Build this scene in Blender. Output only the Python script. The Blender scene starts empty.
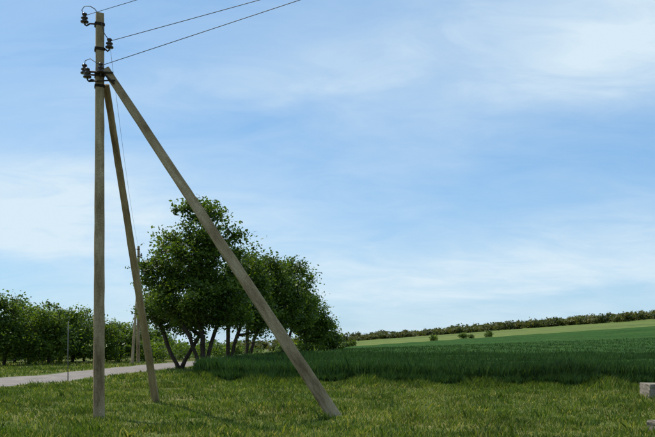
import bpy, math, random
import numpy as np
from mathutils import Vector, Matrix
random.seed(7); rng=np.random.default_rng(7)
scene=bpy.context.scene
F=830.0; EYE=1.65; HY=340.0
def PX(px,Y): return (px-327.5)/F*Y
def PZ(py,Y): return (HY-py)/F*Y+EYE

def sm(t):
    t=np.clip(t,0,1); return t*t*(3-2*t)
def H(x,y):
    x=np.asarray(x,float); y=np.asarray(y,float)
    r1=sm((y-45)/215.0); r2=sm((y-262)/430.0)
    z1=-1.2+0.067*(np.clip(x,-60,170)-4)
    z2=0.8+0.074*(np.clip(x,-110,420)-15)
    z=r1*z1*(1-r2)+r2*z2
    z=z-np.clip(y-720,0,4000)*0.012
    n=0.02*np.sin(x*0.9+1.3*np.sin(y*0.43))+0.018*np.sin(y*1.1+np.sin(x*0.7)*1.2)
    return z+n*np.clip((y+5)/10,0,1)*(y<60)
def h(x,y): return float(H(x,y))

# ---------- materials ----------
def newmat(name):
    m=bpy.data.materials.new(name); m.use_nodes=True
    nt=m.node_tree; b=nt.nodes['Principled BSDF']
    return m,nt,b
def N(nt,t,**k):
    n=nt.nodes.new(t)
    for a,v in k.items(): setattr(n,a,v)
    return n
def ramp(nt,stops):
    r=N(nt,'ShaderNodeValToRGB'); e=r.color_ramp.elements
    e[0].position=stops[0][0]; e[0].color=(*stops[0][1],1)
    e[1].position=stops[-1][0]; e[1].color=(*stops[-1][1],1)
    for p,c in stops[1:-1]:
        x=e.new(p); x.color=(*c,1)
    return r
def noise(nt,scale,detail=4,rough=0.55,vec=None):
    n=N(nt,'ShaderNodeTexNoise'); n.inputs['Scale'].default_value=scale
    n.inputs['Detail'].default_value=detail; n.inputs['Roughness'].default_value=rough
    if vec: nt.links.new(vec,n.inputs['Vector'])
    return n
def mixc(nt,fac,a,b,blend='MIX'):
    m=N(nt,'ShaderNodeMix'); m.data_type='RGBA'; m.blend_type=blend
    for s,i in ((fac,0),(a,6),(b,7)):
        if hasattr(s,'is_linked'): nt.links.new(s,m.inputs[i])
        elif i==0: m.inputs[0].default_value=s
        else: m.inputs[i].default_value=(*s,1)
    return m.outputs[2]

def leafmat(name,stops,trans=0.35,rough=0.5,nscale=0.5,lo=0.65,hi=1.25):
    m,nt,b=newmat(name)
    at=N(nt,'ShaderNodeAttribute'); at.attribute_name='tint'
    r=ramp(nt,stops); nt.links.new(at.outputs['Fac'],r.inputs[0])
    g=N(nt,'ShaderNodeNewGeometry')
    n=noise(nt,nscale,3,0.6,g.outputs['Position'])
    r2=ramp(nt,[(0.3,(lo,lo*1.04,lo*0.92)),(0.7,(hi,hi*0.96,hi*0.88))]); nt.links.new(n.outputs['Fac'],r2.inputs[0])
    c=mixc(nt,1.0,r.outputs[0],r2.outputs[0],'MULTIPLY')
    nt.links.new(c,b.inputs['Base Color']); b.inputs['Roughness'].default_value=rough
    b.inputs['Specular IOR Level'].default_value=0.3
    t=N(nt,'ShaderNodeBsdfTranslucent')
    c2=mixc(nt,1.0,c,(1.5,1.5,0.6),'MULTIPLY'); nt.links.new(c2,t.inputs['Color'])
    ms=N(nt,'ShaderNodeMixShader'); ms.inputs[0].default_value=trans
    nt.links.new(b.outputs[0],ms.inputs[1]); nt.links.new(t.outputs[0],ms.inputs[2])
    nt.links.new(ms.outputs[0],nt.nodes['Material Output'].inputs[0])
    return m
M_leaf=leafmat('tree_leaves',[(0,(0.035,0.068,0.011)),(0.5,(0.078,0.13,0.018)),(1,(0.15,0.20,0.033))],0.42)
M_leaf2=leafmat('roadside_leaves',[(0,(0.045,0.08,0.013)),(0.5,(0.088,0.15,0.022)),(1,(0.16,0.21,0.037))],0.42)
M_far=leafmat('far_leaves',[(0,(0.05,0.07,0.022)),(0.5,(0.09,0.105,0.032)),(1,(0.15,0.14,0.05))],0.3,0.6,0.03,0.5,1.3)
M_grass=leafmat('grass_blades',[(0,(0.05,0.10,0.013)),(0.45,(0.11,0.165,0.025)),(0.8,(0.21,0.23,0.055)),(1,(0.42,0.36,0.18))],0.38,0.6,0.45,0.6,1.25)
M_wheat=leafmat('wheat_blades',[(0,(0.016,0.052,0.010)),(0.6,(0.036,0.09,0.017)),(1,(0.085,0.145,0.032))],0.25,0.6,0.2,0.6,1.2)

def ground_mat():
    m,nt,b=newmat('ground_soil_grass')
    g=N(nt,'ShaderNodeNewGeometry'); s=N(nt,'ShaderNodeSeparateXYZ'); nt.links.new(g.outputs['Position'],s.inputs[0])
    n1=noise(nt,0.35,6,0.6,g.outputs['Position']); n2=noise(nt,9,6,0.7,g.outputs['Position'])
    r1=ramp(nt,[(0.3,(0.06,0.095,0.016)),(0.52,(0.11,0.13,0.032)),(0.7,(0.22,0.19,0.085))]); nt.links.new(n1.outputs['Fac'],r1.inputs[0])
    r2=ramp(nt,[(0.3,(0.5,0.5,0.45)),(0.7,(1.4,1.35,1.3))]); nt.links.new(n2.outputs['Fac'],r2.inputs[0])
    near=mixc(nt,1.0,r1.outputs[0],r2.outputs[0],'MULTIPLY')
    mp=N(nt,'ShaderNodeMapping'); mp.inputs['Scale'].default_value=(0.006,0.03,0.0); mp.inputs['Rotation'].default_value=(0,0,0.15)
    nt.links.new(g.outputs['Position'],mp.inputs[0])
    n3=noise(nt,1.0,6,0.65,mp.outputs[0])
    r3=ramp(nt,[(0.32,(0.045,0.075,0.018)),(0.45,(0.09,0.13,0.03)),(0.56,(0.14,0.175,0.045)),(0.68,(0.085,0.095,0.034))]); nt.links.new(n3.outputs['Fac'],r3.inputs[0])
    n4=noise(nt,0.15,7,0.75,g.outputs['Position']); r4=ramp(nt,[(0.3,(0.6,0.62,0.6)),(0.7,(1.35,1.3,1.2))]); nt.links.new(n4.outputs['Fac'],r4.inputs[0])
    farc=mixc(nt,1.0,r3.outputs[0],r4.outputs[0],'MULTIPLY')
    mr=N(nt,'ShaderNodeMapRange'); mr.inputs[1].default_value=200; mr.inputs[2].default_value=262
    nt.links.new(s.outputs[1],mr.inputs[0])
    c=mixc(nt,mr.outputs[0],near,farc); nt.links.new(c,b.inputs['Base Color'])
    b.inputs['Roughness'].default_value=0.95; b.inputs['Specular IOR Level'].default_value=0.1
    bp=N(nt,'ShaderNodeBump'); bp.inputs['Strength'].default_value=0.6; bp.inputs['Distance'].default_value=0.05
    nt.links.new(n2.outputs['Fac'],bp.inputs['Height']); nt.links.new(bp.outputs[0],b.inputs['Normal'])
    return m
def simple_noise_mat(name,stops,scale,rough=0.9,bump=0.3,dist=0.01,stretch=(1,1,1),spec=0.3,fine=(0.7,1.2)):
    m,nt,b=newmat(name)
    tc=N(nt,'ShaderNodeTexCoord'); mp=N(nt,'ShaderNodeMapping'); mp.inputs['Scale'].default_value=stretch
    nt.links.new(tc.outputs['Object'],mp.inputs[0])
    n=noise(nt,scale,8,0.65,mp.outputs[0]); r=ramp(nt,stops); nt.links.new(n.outputs['Fac'],r.inputs[0])
    n2=noise(nt,scale*14,4,0.7,tc.outputs['Object']); r2=ramp(nt,[(0.3,(fine[0],)*3),(0.7,(fine[1],)*3)]); nt.links.new(n2.outputs['Fac'],r2.inputs[0])
    nt.links.new(mixc(nt,1.0,r.outputs[0],r2.outputs[0],'MULTIPLY'),b.inputs['Base Color'])
    b.inputs['Roughness'].default_value=rough; b.inputs['Specular IOR Level'].default_value=spec
    bp=N(nt,'ShaderNodeBump'); bp.inputs['Strength'].default_value=bump; bp.inputs['Distance'].default_value=dist
    nt.links.new(n2.outputs['Fac'],bp.inputs['Height']); nt.links.new(bp.outputs[0],b.inputs['Normal'])
    return m
M_ground=ground_mat()
M_conc=simple_noise_mat('weathered_concrete_pole',[(0.34,(0.15,0.095,0.045)),(0.46,(0.31,0.215,0.115)),(0.55,(0.40,0.29,0.16)),(0.67,(0.54,0.42,0.26))],4.0,0.9,0.8,0.02,(1,1,0.22),0.3,(0.55,1.3))
M_slab=simple_noise_mat('concrete_slab_mat',[(0.3,(0.13,0.11,0.08)),(0.7,(0.30,0.26,0.20))],3.0)
M_road=simple_noise_mat('road_surface',[(0.3,(0.17,0.145,0.125)),(0.5,(0.22,0.19,0.165)),(0.7,(0.28,0.245,0.21))],1.2)
M_bark=simple_noise_mat('bark',[(0.3,(0.03,0.022,0.014)),(0.7,(0.085,0.065,0.045))],6,0.95,0.6,0.02,(1,1,0.3),0.1)
M_steel=simple_noise_mat('rusty_steel',[(0.3,(0.02,0.014,0.012)),(0.7,(0.06,0.035,0.022))],10,0.7)
M_ins=simple_noise_mat('brown_porcelain',[(0.3,(0.018,0.008,0.006)),(0.7,(0.03,0.012,0.008))],8,0.2,0.0,0.01,(1,1,1),0.6)
M_wire=simple_noise_mat('aluminium_wire',[(0.3,(0.05,0.05,0.05)),(0.7,(0.09,0.09,0.09))],8,0.6)
M_post=simple_noise_mat('grey_painted_metal',[(0.3,(0.07,0.07,0.06)),(0.7,(0.14,0.13,0.11))],4,0.6)

def mesh_np(name,verts,faces_n,nper,mat,tint=None,smooth=False):
    me=bpy.data.meshes.new(name); nv=len(verts); nf=faces_n.shape[0]
    me.vertices.add(nv); me.vertices.foreach_set('co',verts.astype(np.float32).ravel())
    me.loops.add(nf*nper); me.loops.foreach_set('vertex_index',faces_n.astype(np.int32).ravel())
    me.polygons.add(nf); me.polygons.foreach_set('loop_start',(np.arange(nf)*nper).astype(np.int32))
    me.polygons.foreach_set('loop_total',np.full(nf,nper,np.int32))
    me.update(calc_edges=True); me.validate()
    if tint is not None:
        a=me.attributes.new('tint','FLOAT','POINT'); a.data.foreach_set('value',tint.astype(np.float32))
    if smooth: me.polygons.foreach_set('use_smooth',np.ones(nf,bool))
    me.materials.append(mat)
    o=bpy.data.objects.new(name,me); scene.collection.objects.link(o); return o

def grid_obj(name,P,mat):
    r,c,_=P.shape
    i=np.arange(r*c).reshape(r,c)
    f=np.stack([i[:-1,:-1],i[:-1,1:],i[1:,1:],i[1:,:-1]],-1).reshape(-1,4)
    return mesh_np(name,P.reshape(-1,3),f,4,mat,smooth=True)

# ---------- ground ----------
ys=np.concatenate([np.linspace(-60,8,18),np.arange(9,60,0.6),np.linspace(60,260,60)[0:],np.linspace(268,760,60),np.linspace(800,4000,14)])
xs=np.concatenate([-np.geomspace(3000,26,24),np.arange(-25,25.1,0.6),np.geomspace(26,3000,34)])
Xg,Yg=np.meshgrid(xs,ys)
grid_obj('ground',np.stack([Xg,Yg,H(Xg,Yg)],-1),M_ground)

# ---------- road ----------
rc_y=np.array([-60,-20,10,28,38,46,62,90,140,250]); rc_x=np.array([-22,-18.5,-15.6,-13.3,-11.9,-11.0,-9.7,-7,-3,2])
def road_x(y): return np.interp(y,rc_y,rc_x)
ry=np.concatenate([np.arange(-60,10,2.0),np.arange(10,250,0.8)]); rx=road_x(ry)
k=np.ones(9)/9; rxs=np.convolve(np.pad(rx,4,'edge'),k,'valid')
off=np.linspace(-2.0,2.0,9)
edge=0.14*np.sin(ry*1.7)+0.10*np.sin(ry*3.9+1)
P=np.zeros((len(ry),9,3))
for j,o_ in enumerate(off):
    e=edge*(abs(o_)/2.0)**4*np.sign(o_)
    P[:,j,0]=rxs+o_*1.0+e; P[:,j,1]=ry
    P[:,j,2]=H(P[:,j,0],ry)+0.05-0.012*abs(o_)
    if j in(0,8): P[:,j,2]-=0.06
grid_obj('road',P,M_road)

# ---------- wheat ----------
def xL(y): return np.interp(y,[20,36,60,100,260],[-6.6,-5.8,-4.0,0.5,4.5])
def yF(w): return np.interp(w,[0,2,5,9,14,20,40,220],[35.5,33.0,31.0,29.8,28.8,28.2,26.5,24])
def jag(w): return 0.28*np.sin(w*1.1+1)+0.2*np.sin(w*2.9)+0.14*np.sin(w*7.1+2)+0.1*np.sin(w*17)
def wpos(w,v):
    y0=yF(w); y=y0+(262-y0)*v; return xL(y)+w,y
wl=np.concatenate([np.arange(0.35,40,0.5),np.geomspace(40,220,40)]); vl=np.linspace(0,1,150)**2.2
W,V=np.meshgrid(wl,vl); Xw,Yw=wpos(W,V)
Yw=Yw+0.8*np.exp(-(Yw-yF(W))/3.0)
hz=0.60+0.05*np.sin(Xw*0.8+np.sin(Yw*0.5))+0.04*np.sin(Yw*1.3+Xw*0.3)
hz=hz*(0.45+0.55*sm((Yw-yF(W)-0.8)/1.6))
Zw=H(Xw,Yw)+hz
P=np.stack([Xw,Yw,Zw],-1)
fr=P[:1].copy(); fr[...,2]=H(fr[...,0],fr[...,1])-0.05
P=np.concatenate([fr,P],0)
lf=P[:,:1].copy(); lf[...,2]=H(lf[...,0],lf[...,1])-0.05
P=np.concatenate([lf,P],1)
M_canopy=simple_noise_mat('wheat_canopy',[(0.3,(0.018,0.050,0.010)),(0.5,(0.030,0.075,0.014)),(0.7,(0.052,0.10,0.02))],0.1,1.0,1.0,0.25,(0.35,1.6,1),0.05,(0.45,1.5))
canopy=grid_obj('wheat_field',P,M_canopy)

def blades(x,y,z0,hh,ww,tint,lean,name,mat):
    n=len(x); a=rng.uniform(0,2*np.pi,n); b=rng.uniform(0,2*np.pi,n)
    dx=np.cos(a)*ww/2; dy=np.sin(a)*ww/2
    lx=np.cos(b)*lean*hh; ly=np.sin(b)*lean*hh
    v=np.zeros((n,5,3))
    v[:,0]=np.stack([x-dx,y-dy,z0],-1); v[:,1]=np.stack([x+dx,y+dy,z0],-1)
    v[:,2]=np.stack([x+dx*0.8+lx*0.35,y+dy*0.8+ly*0.35,z0+hh*0.6],-1)
    v[:,3]=np.stack([x+lx,y+ly,z0+hh],-1)
    v[:,4]=np.stack([x-dx*0.8+lx*0.35,y-dy*0.8+ly*0.35,z0+hh*0.6],-1)
    f=np.arange(n*5).reshape(n,5)
    return mesh_np(name,v.reshape(-1,3),f,5,mat,np.repeat(tint,5))
n1=75000; w=rng.uniform(0,34,n1); d=rng.exponential(0.9,n1); y0=yF(w); x=xL(y0+d)+w; y=y0+d+jag(w)
n2=130000; w2=rng.uniform(0,36,n2); d2=0.5+rng.uniform(0,1,n2)**1.5*34; y2=yF(w2)+d2; x2=xL(y2)+w2
n3=12000; y3=rng.uniform(36,75,n3); w3=rng.exponential(0.4,n3); x3=xL(y3)+w3
n4=60000; w4=rng.uniform(0,90,n4); d4=30+rng.uniform(0,1,n4)**1.3*100; y4=yF(w4)+d4; x4=xL(y4)+w4
edgef=np.concatenate([0.5+0.5*sm(d/1.3),np.ones(n2+n3+n4)])
x=np.concatenate([x,x2,x3,x4]); y=np.concatenate([y,y2,y3,y4])
base=np.concatenate([np.zeros(n1),np.full(n2,0.38),np.zeros(n3),np.full(n4,0.45)])
hh=(rng.normal(0.70,0.09,len(x))+0.05*np.sin(x*0.8+np.sin(y*0.5))+0.05*np.sin(x*4.1+y*2))*edgef*np.concatenate([rng.uniform(0.7,1.12,n1),np.ones(n2+n3+n4)])
hh=np.clip(hh-base,0.1,1.0)
wb=blades(x,y,H(x,y)+base,hh,(0.013+0.0006*y)*rng.uniform(0.5,1.3,len(x)),np.clip(rng.normal(0.5,0.28,len(x)),0,1),rng.uniform(0.05,0.45,len(x)),'wheat_blades',M_wheat)
wb.parent=canopy

# ---------- lawn ----------
def lawn(n,ymin,ymax,hm,wm):
    y=ymin+(ymax-ymin)*rng.uniform(0,1,n)**1.2
    x=rng.uniform(-1,1,n)*(0.5*y+2.5)
    p=0.55+0.45*np.sin(x*1.7+2*np.sin(y*0.9))*np.sin(y*2.1+1.5*np.sin(x*1.1))
    p2=0.5+0.5*np.sin(x*5.3+2*np.sin(y*3.1))*np.sin(y*6.7+np.sin(x*4.3))
    keep=(rng.uniform(0,1,n)<0.08+0.45*p+0.47*p2)
    w=x-xL(y); inw=(w>0.05)&(y>yF(np.clip(w,0,500))+0.9)
    inr=np.abs(x-road_x(y))<2.0
    keep&=~inw&~inr
    x=x[keep];y=y[keep];p=p[keep];p2=p2[keep]; m=len(x)
    big=0.5+0.5*np.sin(x*0.55+np.sin(y*0.35)*2+1)*np.sin(y*0.6+x*0.2)
    hh=hm*(0.25+0.65*p+0.6*p2)*rng.uniform(0.5,1.5,m)
    tint=np.clip(0.60-0.30*big-0.2*p2+rng.normal(0,0.2,m),0,1)
    dry=rng.uniform(0,1,m)<0.07+0.16*(1-big); tint[dry]=rng.uniform(0.85,1,dry.sum())
    return (x,y,hh,wm*(1+y/30)*rng.uniform(0.6,1.4,m),tint)
A=[lawn(280000,11.5,30,0.07,0.010),lawn(95000,28,62,0.10,0.018)]
tn=1600; ty=rng.uniform(12.5,50,tn); tx=rng.uniform(-1,1,tn)*(0.5*ty+2)
w=tx-xL(ty); ok=~((w>-0.2)&(ty>yF(np.clip(w,0,500))+0.2))&(np.abs(tx-road_x(ty))>2.2); tx=tx[ok];ty=ty[ok]
mm=30; rad_=np.repeat(rng.uniform(0.04,0.18,len(tx)),mm); bx=np.repeat(tx,mm)+rng.normal(0,1,len(tx)*mm)*rad_*1.5; by=np.repeat(ty,mm)+rng.normal(0,1,len(tx)*mm)*rad_
A.append((bx,by,np.repeat(rng.uniform(0.07,0.22,len(tx)),mm)*rng.uniform(0.4,1.2,len(bx)),0.014*(1+by/40),np.clip(np.repeat(rng.uniform(0.0,0.75,len(tx)),mm)+rng.normal(0,0.12,len(bx)),0,1)))
mn=42000; w=rng.uniform(-0.3,32,mn); my=yF(np.clip(w,0,99))+jag(w)+0.35-rng.exponential(0.45,mn); mx=xL(my)+w
A.append((mx,my,rng.uniform(0.08,0.40,mn)*(0.75+0.45*np.sin(w*2.3)*np.sin(w*0.7)),0.018*np.ones(mn),np.clip(rng.normal(0.3,0.25,mn),0,1)))
x,y,hh,ww,tt=[np.concatenate([a[i] for a in A]) for i in range(5)]
blades(x,y,H(x,y)-0.005,hh,ww,tt,rng.uniform(0.1,0.9,len(x)),'grass',M_grass)

# ---------- trees ----------
def tube(points,radii,V,Fq,sides=7):
    base=sum(len(a) for a in V)
    pts=[Vector(p) for p in points]; rings=[]
    for i,p in enumerate(pts):
        d=(pts[min(i+1,len(pts)-1)]-pts[max(i-1,0)]).normalized()
        u=d.orthogonal().normalized(); v=d.cross(u)
        if i>0:
            u=(pu-d*pu.dot(d)).normalized(); v=d.cross(u)
        pu=u
        rings.append([tuple(p+(u*math.cos(t)+v*math.sin(t))*radii[i]*(1+0.1*math.sin(3*t+i))) for t in [2*math.pi*k/sides for k in range(sides)]])
    V.append(np.array(rings).reshape(-1,3))
    for i in range(len(pts)-1):
        for k in range(sides):
            a=base+i*sides+k; b=base+i*sides+(k+1)%sides
            Fq.append((a,b,b+sides,a+sides))
def leaves(centers,spread,per,size,tint_c):
    n=len(centers)*per
    c=np.repeat(centers,per,0)+rng.normal(0,1,(n,3))*np.repeat(spread,per)[:,None]*np.array([1,1,0.75])
    nrm=rng.normal(0,1,(n,3)); nrm[:,2]=np.abs(nrm[:,2])+0.35; nrm/=np.linalg.norm(nrm,axis=1)[:,None]
    r=rng.normal(0,1,(n,3)); a=np.cross(nrm,r); a/=np.linalg.norm(a,axis=1)[:,None]; b=np.cross(nrm,a)
    s=(size*rng.uniform(0.6,1.3,n))[:,None]
    v=np.stack([c-a*s*0.6,c+b*s*0.33-a*s*0.05,c+a*s*0.6-nrm*s*0.12,c-b*s*0.33-a*s*0.05],1)
    t=np.clip(np.repeat(tint_c,per)+rng.normal(0,0.15,n),0,1)
    return v.reshape(-1,3),np.arange(n*4).reshape(n,4),np.repeat(t,4)
def tree(name,base,stems,ells,nclump,per,leafsize,spread,mat,trunk_r=0.16):
    bz=h(base[0],base[1]); nodes=[];par=[]
    def add(p,pa): nodes.append(np.array(p,float)); par.append(pa); return len(nodes)-1
    root=add((base[0],base[1],bz-0.15),-1)
    for st in stems:
        pa=root
        pts=[nodes[root]]+[np.array(p,float) for p in st]
        for a,b in zip(pts[:-1],pts[1:]):
            L=np.linalg.norm(b-a); kk=max(1,int(L/0.5))
            for i in range(1,kk+1):
                q=a+(b-a)*i/kk+rng.normal(0,0.035,3); pa=add(q,pa)
    cl=[]
    vol=np.array([e[3]*e[4]*e[5] for e in ells])**0.8; vol/=vol.sum()
    while len(cl)<nclump:
        e=ells[rng.choice(len(ells),p=vol)]
        d=rng.normal(0,1,3); d/=np.linalg.norm(d); rr=rng.uniform(0.25,1)**0.45*rng.uniform(0.85,1.14)
        p=np.array(e[:3])+d*rr*np.array(e[3:6])
        if p[2]<bz+0.5: continue
        if cl and min(np.linalg.norm(p-q) for q in cl)<spread*1.3: 
            if rng.uniform()<0.9: continue
        cl.append(p)
    st0=nodes[root]+np.array([0,0,1.5])
    cl.sort(key=lambda p:np.linalg.norm(p-st0))
    leafn=[]
    for p in cl:
        arr=np.array(nodes); d=np.linalg.norm(arr-p,axis=1)+0.9*np.maximum(0,arr[:,2]-p[2]+0.1)+ (arr[:,2]<bz+0.9)*1.5
        j=int(np.argmin(d)); q=nodes[j]; L=np.linalg.norm(p-q); kk=max(1,int(L/0.55)); pa=j
        for i in range(1,kk+1):
            t=i/kk; r_=q+(p-q)*t+np.array([0,0,-0.12*L*math.sin(math.pi*t)*0.5])+(rng.normal(0,0.06,3) if i<kk else 0)
            pa=add(r_,pa)
        leafn.append(pa)
    n=len(nodes); cnt=np.zeros(n)
    for i in range(n-1,-1,-1):
        if cnt[i]==0: cnt[i]=1
        if par[i]>=0: cnt[par[i]]+=cnt[i]
    rad=trunk_r*(cnt/cnt[root])**0.42; rad=np.maximum(rad,0.009)
    V=[];Fq=[]
    for i in range(1,n):
        p=par[i]; tube([nodes[p],nodes[i]],[min(rad[p],rad[i]*1.35),rad[i]],V,Fq,6 if rad[i]>0.03 else 4)
    e=bpy.data.objects.new(name,None); scene.collection.objects.link(e)
    o=mesh_np('trunk_and_limbs',np.concatenate(V),np.array(Fq),4,M_bark,smooth=True); o.parent=e
    C=np.array([nodes[i] for i in leafn]); C2=np.array([nodes[par[i]] for i in leafn]); 
    C=np.concatenate([C,C2+rng.normal(0,0.12,C2.shape)]); sp=rng.uniform(0.5,1.15,len(C))*spread
    tc=rng.uniform(0.1,0.85,len(C))
    v,f,t=leaves(C,sp,per,leafsize,tc)
    o=mesh_np('foliage',v,f,4,mat,t); o.parent=e
    return e
def E(px,py,Y,rxpx,rzpx,ry=None,dy=0):
    s=F/Y; return (PX(px,Y),Y+dy,PZ(py,Y),rxpx/s,ry if ry else rxpx/s,rzpx/s)
def Q(px,py,Y,dy=0): return (PX(px,Y),Y+dy,PZ(py,Y))
tree('walnut_tree',(PX(203,45),45),
  [[Q(203,335,45),Q(196,300,45),Q(203,250,45),Q(205,215,45)],
   [Q(214,330,45,0.6),Q(228,290,45,0.8),Q(234,255,45,0.8)],
   [Q(190,338,45,-0.3),Q(170,300,45,-0.5),Q(160,285,45,-0.5)]],
  [E(204,228,45,24,28),E(182,258,45,34,26),E(224,262,45,20,28),E(160,280,45,20,20),E(195,298,45,44,26),E(230,305,45,22,26),E(206,204,45,10,9),E(178,208,45,8,8),E(150,266,45,9,8),E(240,236,45,7,8)],
  185,78,0.17,0.32,M_leaf,0.2)
tree('walnut_tree',(PX(180,47),47),
  [[Q(168,345,47),Q(158,320,47),Q(175,290,47)],[Q(192,350,47),Q(200,335,47)]],
  [E(160,308,47,17,20),E(185,316,47,22,14)],50,65,0.17,0.32,M_leaf,0.16)
tree('walnut_tree',(PX(228,55),55),
  [[Q(228,330,55),Q(238,285,55)],[Q(242,320,55),Q(255,290,55)]],
  [E(243,288,55,24,34),E(232,308,55,24,20),E(260,308,55,16,22),E(254,254,55,9,8)],105,72,0.19,0.38,M_leaf,0.18)
tree('walnut_tree',(PX(246,62),62),
  [[Q(248,330,62),Q(262,290,62)],[Q(262,320,62),Q(275,300,62)]],
  [E(268,286,62,23,32),E(285,300,62,18,24),E(258,308,62,22,20)],105,72,0.2,0.4,M_leaf,0.18)
tree('walnut_tree',(PX(282,72),72),
  [[Q(284,330,72),Q(288,290,72)],[Q(292,325,72),Q(300,300,72)]],
  [E(290,284,72,19,28),E(300,306,72,17,20),E(276,310,72,18,20)],95,72,0.22,0.44,M_leaf,0.18)
tree('walnut_tree',(PX(306,85),85),[[Q(306,325,85)]],
  [E(306,314,85,18,22),E(318,328,85,12,14)],60,70,0.25,0.48,M_leaf,0.17)
tree('walnut_tree',(PX(324,110),110),[[Q(324,335,110)]],
  [E(322,334,110,14,13),E(334,340,110,9,9)],40,65,0.34,0.55,M_leaf,0.15)
spec=[(-30,296,50),(4,290,54),(28,304,58),(48,297,55),(72,305,60),(96,313,62),(118,318,66),(-60,288,50),(138,322,72),(160,328,80),(14,299,62),(60,303,65),(84,310,68)]
for px,top,Y in spec:
    gz=h(PX(px,Y),Y); tz=PZ(top,Y); X=PX(px,Y); hgt=tz-gz
    tree('apricot_tree',(X,Y),[[(X+0.1,Y,gz+hgt*0.35),(X+rng.uniform(-0.5,0.5),Y,gz+hgt*0.6)],[(X+0.5,Y+0.2,gz+hgt*0.5)]],
     [(X,Y,gz+hgt*0.62,1.25,1.15,hgt*0.36),(X+rng.uniform(-0.9,0.9),Y+0.3,gz+hgt*0.42,1.4,1.2,hgt*0.3),(X+rng.uniform(-0.9,0.9),Y-0.5,gz+hgt*0.3,1.3,1.1,hgt*0.22)],
     62,58,0.18,0.34,M_leaf2,0.12)

def mass(name,items,per,leafrel,mat):
    vs=[];fs=[];ts=[];b=0
    for (x,y,r,hgt) in items:
        k=max(4,int(per/12)); z=h(x,y)
        d=rng.normal(0,1,(k,3)); d/=np.linalg.norm(d,axis=1)[:,None]; d*=rng.uniform(0.2,0.85,(k,1))
        c=d*np.array([r,r,hgt*0.5])+np.array([x,y,z+hgt*0.42])
        v,f,t=leaves(c,np.full(k,r*0.16),12,leafrel*r,np.clip(rng.uniform(0.0,0.5)+rng.uniform(0,0.5,k),0,1))
        vs.append(v);fs.append(f+b);ts.append(t);b+=len(v)
    return mesh_np(name,np.concatenate(vs),np.concatenate(fs),4,mat,np.concatenate(ts))
it=[]
for i in range(200):
    Y=rng.uniform(62,110); px=rng.uniform(-70,345)
    it.append((PX(px,Y),Y,rng.uniform(0.9,1.8),rng.uniform(1.3,2.6)))
it=[q for q in it if abs(q[0]-float(road_x(q[1])))>3.2 and q[0]<float(xL(q[1]))-0.8]
mass('hedgerow_bushes',it,300,0.18,M_leaf2)
it=[]
for i in range(520):
    Y=rng.uniform(585,700); px=rng.uniform(335,790); g=min(1,max(0,(px-380)/200)); it.append((PX(px,Y),Y,rng.uniform(3,6),rng.uniform(4,8.5)*(0.45+0.55*g)))
for i in range(260):
    px=rng.uniform(345,760); Y=rng.uniform(640,700); it.append((PX(px,Y),Y,rng.uniform(3,6),rng.uniform(3,8)))
for i in range(140):
    px=rng.uniform(-100,345); Y=rng.uniform(300,600); it.append((PX(px,Y),Y,rng.uniform(3,6),rng.uniform(4,7)))
mass('distant_trees',it,200,0.3,M_far)
it=[]
for px,Y,r,hg in [(433,300,2.2,2.8),(463,310,2.0,3.2),(471,305,1.5,2.0),(489,300,2.0,3.0),(346,280,2,2.6),(352,300,2.4,3)]:
    it.append((PX(px,Y),Y,r,hg))
mass('field_bushes',it,800,0.2,M_leaf)

# ---------- utility poles ----------
def prism(name,p0,p1,w0,d0,w1,d1,mat,up=(0,1,0)):
    p0=Vector(p0);p1=Vector(p1);L=(p1-p0).length; z=(p1-p0).normalized()
    y=Vector(up); y=(y-z*y.dot(z)).normalized(); x=y.cross(z)
    segs=26; V=[];Fq=[]
    def ring(w,d,t):
        c=0.12*min(w,d); a=w/2;b=d/2;k=0.72
        pts=[(-a,-b+c),(-a+c,-b),(a-c,-b),(a,-b+c),(a*k,b-c),(a*k-c,b),(-a*k+c,b),(-a*k,b-c)]
        return [(u,v,t*L) for u,v in pts]
    for i in range(segs+1):
        t=i/segs; j=lambda:random.uniform(-0.004,0.004)
        V+=[(u+j(),v+j(),s) for u,v,s in ring(w0+(w1-w0)*t,d0+(d1-d0)*t,t)]
    for i in range(segs):
        for k in range(8):
            a=i*8+k;b=i*8+(k+1)%8; Fq.append((a,b,b+8,a+8))
    Fq.append(tuple(reversed(range(8)))); Fq.append(tuple(range(segs*8,segs*8+8)))
    me=bpy.data.meshes.new(name); me.from_pydata(V,[],Fq); me.materials.append(mat)
    o=bpy.data.objects.new(name,me); scene.collection.objects.link(o)
    o.matrix_world=Matrix.Translation(p0)@Matrix((x,y,z)).transposed().to_4x4()
    return o
def tubeobj(name,pts,r,mat,sides=8,caps=True):
    V=[];Fq=[]; tube(pts,[r]*len(pts),V,Fq,sides)
    v=np.concatenate(V); F_=list(Fq)+[tuple(reversed(range(sides))),tuple(range(len(v)-sides,len(v)))]
    me=bpy.data.meshes.new(name); me.from_pydata(v.tolist(),[],F_); me.materials.append(mat)
    for p in me.polygons: p.use_smooth=len(p.vertices)==4
    o=bpy.data.objects.new(name,me); scene.collection.objects.link(o); return o
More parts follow.
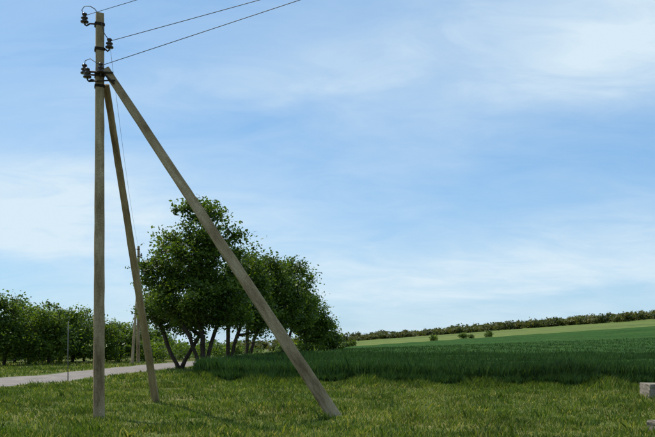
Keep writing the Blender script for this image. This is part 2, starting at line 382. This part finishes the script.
def insulator(p,s=1.0):
    prof=[(0,0.0),(0.03,0),(0.075,0.005),(0.078,0.03),(0.05,0.045),(0.045,0.07),(0.066,0.08),(0.066,0.1),(0.038,0.115),(0.032,0.14),(0.05,0.15),(0.05,0.175),(0.03,0.19),(0,0.192)]
    V=[];Fq=[];n=16
    for r,z in prof:
        for k in range(n): V.append((p[0]+s*r*math.cos(k*2*math.pi/n),p[1]+s*r*math.sin(k*2*math.pi/n),p[2]+s*z))
    for i in range(len(prof)-1):
        for k in range(n):
            a=i*n+k;b=i*n+(k+1)%n; Fq.append((a,b,b+n,a+n))
    me=bpy.data.meshes.new('insulator'); me.from_pydata(V,[],Fq); me.materials.append(M_ins)
    for q in me.polygons:q.use_smooth=True
    o=bpy.data.objects.new('insulator',me); scene.collection.objects.link(o); return o
def hook(pole_xy,z,dx,dy,drop=0.10):
    x0,y0=pole_xy
    pts=[(x0+dx*0.2,y0+dy*0.2,z),(x0+dx*0.6,y0+dy*0.6,z),(x0+dx*0.85,y0+dy*0.85,z-drop*0.5)]
    pts+=[(x0+dx*0.97,y0+dy*0.97,z-drop*0.3),(x0+dx,y0+dy,z+0.02),(x0+dx,y0+dy,z+0.1)]
    a=tubeobj('hook',pts,0.018,M_steel,8); b=insulator((x0+dx,y0+dy,z+0.01),1.1); return [a,b],(x0+dx,y0+dy,z+0.16)

def pole(name,x,y,braces,full=True):
    gz=h(x,y); e=bpy.data.objects.new(name,None); e.location=(0,0,0); scene.collection.objects.link(e)
    up=(math.sin(-0.5),math.cos(-0.5),0)
    parts=[prism('post',(x,y,gz-0.3),(x+0.03,y,8.55),0.245,0.24,0.17,0.175,M_conc,up)]
    for i,(b0,b1,wa,wb_,u_) in enumerate(braces):
        parts.append(prism('brace_%d'%(i+1),b0,b1,wa,wa*0.9,wb_,wb_*0.95,M_conc,up=u_))
    att=[]
    for dz,dx,dy in [(8.33,-0.27,-0.05),(7.80,0.25,-0.03),(7.25,-0.27,-0.05),(7.22,0.12,-0.22),(7.12,-0.17,-0.2)]:
        p,a=hook((x,y),dz,dx,dy); parts+=p; att.append(a)
    for z_,hg in((8.28,0.06),(7.76,0.06),(7.2,0.09),(6.98,0.06)):
        parts.append(prism('clamp_band',(x+0.02,y,z_),(x+0.02,y,z_+hg),0.215,0.215,0.213,0.213,M_steel,up))
    for p in parts:
        mw=p.matrix_world.copy(); p.parent=e; p.matrix_world=mw
    return e,att
PXp=PX(98,17.56); PYp=17.56
e1,att=pole('utility_pole',PXp,PYp,
  [((PX(334,17.5)+0.12,17.5,-0.15),(PXp+0.16,PYp-0.02,7.36),0.29,0.17,(-0.35,1,0.1)),
   ((PX(155.5,22.1)+0.01,22.35,-0.35),(PXp+0.11,PYp+0.22,7.12),0.22,0.14,(1,0.2,0))])
ex=[tubeobj('bracket_bolt',[(PXp-0.16,PYp-0.14,7.28),(PXp+0.35,PYp-0.14,7.26)],0.022,M_steel),
    tubeobj('bracket_bolt',[(PXp-0.16,PYp-0.14,7.08),(PXp+0.40,PYp-0.14,7.10)],0.018,M_steel),
    tubeobj('bracket_bolt',[(PXp+0.10,PYp-0.16,7.30),(PXp+0.38,PYp-0.16,7.02)],0.02,M_steel)]
a0=Vector(att[0]); 
ex.append(tubeobj('jumper_wire',[a0,a0+Vector((-0.06,0,0.12)),a0+Vector((0.0,0,0.2)),a0+Vector((0.12,0,0.2)),a0+Vector((0.22,0,0.14)),a0+Vector((0.30,0,0.02)),(PXp+0.16,PYp-0.1,8.1),att[1]],0.009,M_wire,6))
a2=Vector(att[2])
ex.append(tubeobj('jumper_wire',[a2,a2+Vector((0.02,-0.03,0.12)),a2+Vector((0.15,-0.1,0.14)),a2+Vector((0.28,-0.12,0.05)),att[3]],0.008,M_wire,6))
for p in ex: p.parent=e1
FX,FY=PX(138,61),61.0
e2,att2=pole('utility_pole',FX,FY,[((FX+0.3,FY-3.2,-0.3),(FX+0.1,FY-0.2,6.6),0.2,0.15,(1,0,0))])
DX,DY=PXp+32,PYp-22.5
e3,att3=pole('utility_pole',DX,DY,[])
def wire(a,b,sag,r,name='power_line'):
    a=Vector(a);b=Vector(b); pts=[]
    for i in range(41):
        t=i/40; p=a.lerp(b,t); p.z-=sag*4*t*(1-t); pts.append(p)
    return tubeobj(name,pts,r,M_wire,6)
wl_=[wire(att[0],att3[1],0.1,0.006),wire(att[1],att3[2],0.15,0.007),wire(att[3],att3[0],0.02,0.007)]
for i in (1,3):
    wl_.append(wire(att[i],att2[i],0.9,0.004))
pl=bpy.data.objects.new('power_lines',None); scene.collection.objects.link(pl)
for k,o in enumerate(wl_): o.name='wire_%d'%(k+1); o.parent=pl

X=PX(68,33);o=tubeobj('marker_post',[(X,33,-0.2),(X,33,1.2),(X+0.02,33,2.4)],0.02,M_post)
def slab(name,x,y,l,w,t,rot,z=0.0):
    import bmesh
    bm=bmesh.new(); bmesh.ops.create_cube(bm,size=1); bmesh.ops.scale(bm,vec=(l,w,t),verts=bm.verts)
    bmesh.ops.subdivide_edges(bm,edges=bm.edges[:],cuts=6,use_grid_fill=True)
    for v in bm.verts: v.co+=Vector([random.uniform(-0.008,0.008) for _ in range(3)])
    sharp=[e for e in bm.edges if len(e.link_faces)==2 and e.calc_face_angle(0)>1.0]
    bmesh.ops.bevel(bm,geom=sharp,offset=0.015,segments=2,affect='EDGES')
    me=bpy.data.meshes.new(name); bm.to_mesh(me); bm.free(); me.materials.append(M_slab)
    o=bpy.data.objects.new(name,me); o.location=(x,y,h(x,y)+t/2-0.03+z); o.rotation_euler=(0,0,rot); scene.collection.objects.link(o)
slab('concrete_slab',PX(646,23.2)+1.3,23.4,2.5,0.9,0.42,-0.05)
slab('concrete_slab',PX(646,15)+0.95,14.9,1.8,0.8,0.24,0.45)

# ---------- light & sky ----------
S=Vector((-0.55,0.36,0)).normalized(); el=math.radians(60)
S=Vector((S.x*math.cos(el),S.y*math.cos(el),math.sin(el)))
sun=bpy.data.lights.new('sun','SUN'); sun.energy=4.6; sun.angle=math.radians(0.53); sun.color=(1,0.94,0.82)
so=bpy.data.objects.new('sun',sun); so.rotation_euler=S.to_track_quat('Z','Y').to_euler(); scene.collection.objects.link(so)
w=bpy.data.worlds.new('World'); scene.world=w; w.use_nodes=True; nt=w.node_tree
bg=nt.nodes['Background']; bg.inputs[1].default_value=0.11
sky=N(nt,'ShaderNodeTexSky'); sky.sky_type='NISHITA'; sky.sun_disc=False; sky.sun_elevation=el; sky.sun_rotation=math.atan2(S.x,S.y)
sky.air_density=1.0; sky.dust_density=0.3; sky.ozone_density=2.0
tc=N(nt,'ShaderNodeTexCoord'); sp=N(nt,'ShaderNodeSeparateXYZ'); nt.links.new(tc.outputs['Generated'],sp.inputs[0])
def M(op,a,b=None):
    m=N(nt,'ShaderNodeMath',operation=op)
    for i,s in enumerate((a,b)):
        if s is None: continue
        if hasattr(s,'is_linked'): nt.links.new(s,m.inputs[i])
        else: m.inputs[i].default_value=s
    return m.outputs[0]
zz=M('ADD',M('MAXIMUM',sp.outputs[2],0.0),0.3)
cb=N(nt,'ShaderNodeCombineXYZ'); nt.links.new(M('DIVIDE',sp.outputs[0],zz),cb.inputs[0]); nt.links.new(M('DIVIDE',sp.outputs[1],zz),cb.inputs[1])
mp=N(nt,'ShaderNodeMapping'); mp.inputs['Rotation'].default_value=(0,0,math.radians(-12)); mp.inputs['Scale'].default_value=(0.8,1.0,1); mp.inputs['Location'].default_value=(0.3,0.2,0)
nt.links.new(cb.outputs[0],mp.inputs[0])
nA=noise(nt,1.9,7,0.55,mp.outputs[0]); nA.inputs['Distortion'].default_value=0.5
mp2=N(nt,'ShaderNodeMapping'); mp2.inputs['Rotation'].default_value=(0,0,math.radians(-25)); mp2.inputs['Scale'].default_value=(0.9,1.8,1)
nt.links.new(cb.outputs[0],mp2.inputs[0])
nB=noise(nt,4.5,9,0.62,mp2.outputs[0]); nB.inputs['Distortion'].default_value=0.7
rA=ramp(nt,[(0.35,(0,0,0)),(0.7,(1,1,1))]); nt.links.new(nA.outputs['Fac'],rA.inputs[0])
rB=ramp(nt,[(0.33,(0,0,0)),(0.72,(1,1,1))]); nt.links.new(nB.outputs['Fac'],rB.inputs[0])
az=M('ARCTAN2',sp.outputs[0],sp.outputs[1]); ele=M('ARCSINE',sp.outputs[2])
warp=M('MULTIPLY',M('SUBTRACT',nA.outputs['Fac'],0.5),0.2)
def blob(a0,e0,ra,re,tilt,amp):
    da=M('SUBTRACT',az,a0); de=M('ADD',M('SUBTRACT',M('SUBTRACT',ele,e0),M('MULTIPLY',da,tilt)),warp)
    q=M('ADD',M('POWER',M('ABSOLUTE',M('DIVIDE',da,ra)),2.0),M('POWER',M('ABSOLUTE',M('DIVIDE',de,re)),2.0))
    return M('MULTIPLY',M('EXPONENT',M('MULTIPLY',q,-1.0)),amp)
tot=None
for b in [(-0.34,0.14,0.26,0.06,-0.05,1.0),(0.2,0.085,0.3,0.035,0.08,0.75),(0.34,0.34,0.16,0.07,0.2,0.8),(-0.02,0.33,0.3,0.03,0.25,0.3),(0.1,0.01,0.7,0.035,0,0.4),(1.6,0.4,0.7,0.2,0,0.6),(-2.2,0.3,0.8,0.2,0,0.6)]:
    o_=blob(*b); tot=o_ if tot is None else M('ADD',tot,o_)
cf=M('ADD',M('MULTIPLY',tot,M('ADD',M('MULTIPLY',rB.outputs[0],0.45),0.65)),M('ADD',M('MULTIPLY',rA.outputs[0],0.26),M('MULTIPLY',rB.outputs[0],0.16)))
cf=M('MINIMUM',cf,0.95)
tinted=mixc(nt,1.0,sky.outputs[0],(0.85,1.08,1.22),'MULTIPLY')
tinted=mixc(nt,0.55,tinted,(2.6,4.9,7.9))
col=mixc(nt,cf,tinted,(6.4,7.7,8.6))
nt.links.new(col,bg.inputs[0])

# ---------- camera ----------
cd=bpy.data.cameras.new('camera'); cd.sensor_width=36; cd.lens=F/655*36; cd.shift_y=(HY-218.5)/655; cd.clip_end=6000
co=bpy.data.objects.new('camera',cd); co.location=(0,0,EYE); co.rotation_euler=(math.radians(90),0,0); scene.collection.objects.link(co)
scene.camera=co
scene.view_settings.view_transform='Standard'; scene.view_settings.look='None'; scene.view_settings.exposure=0
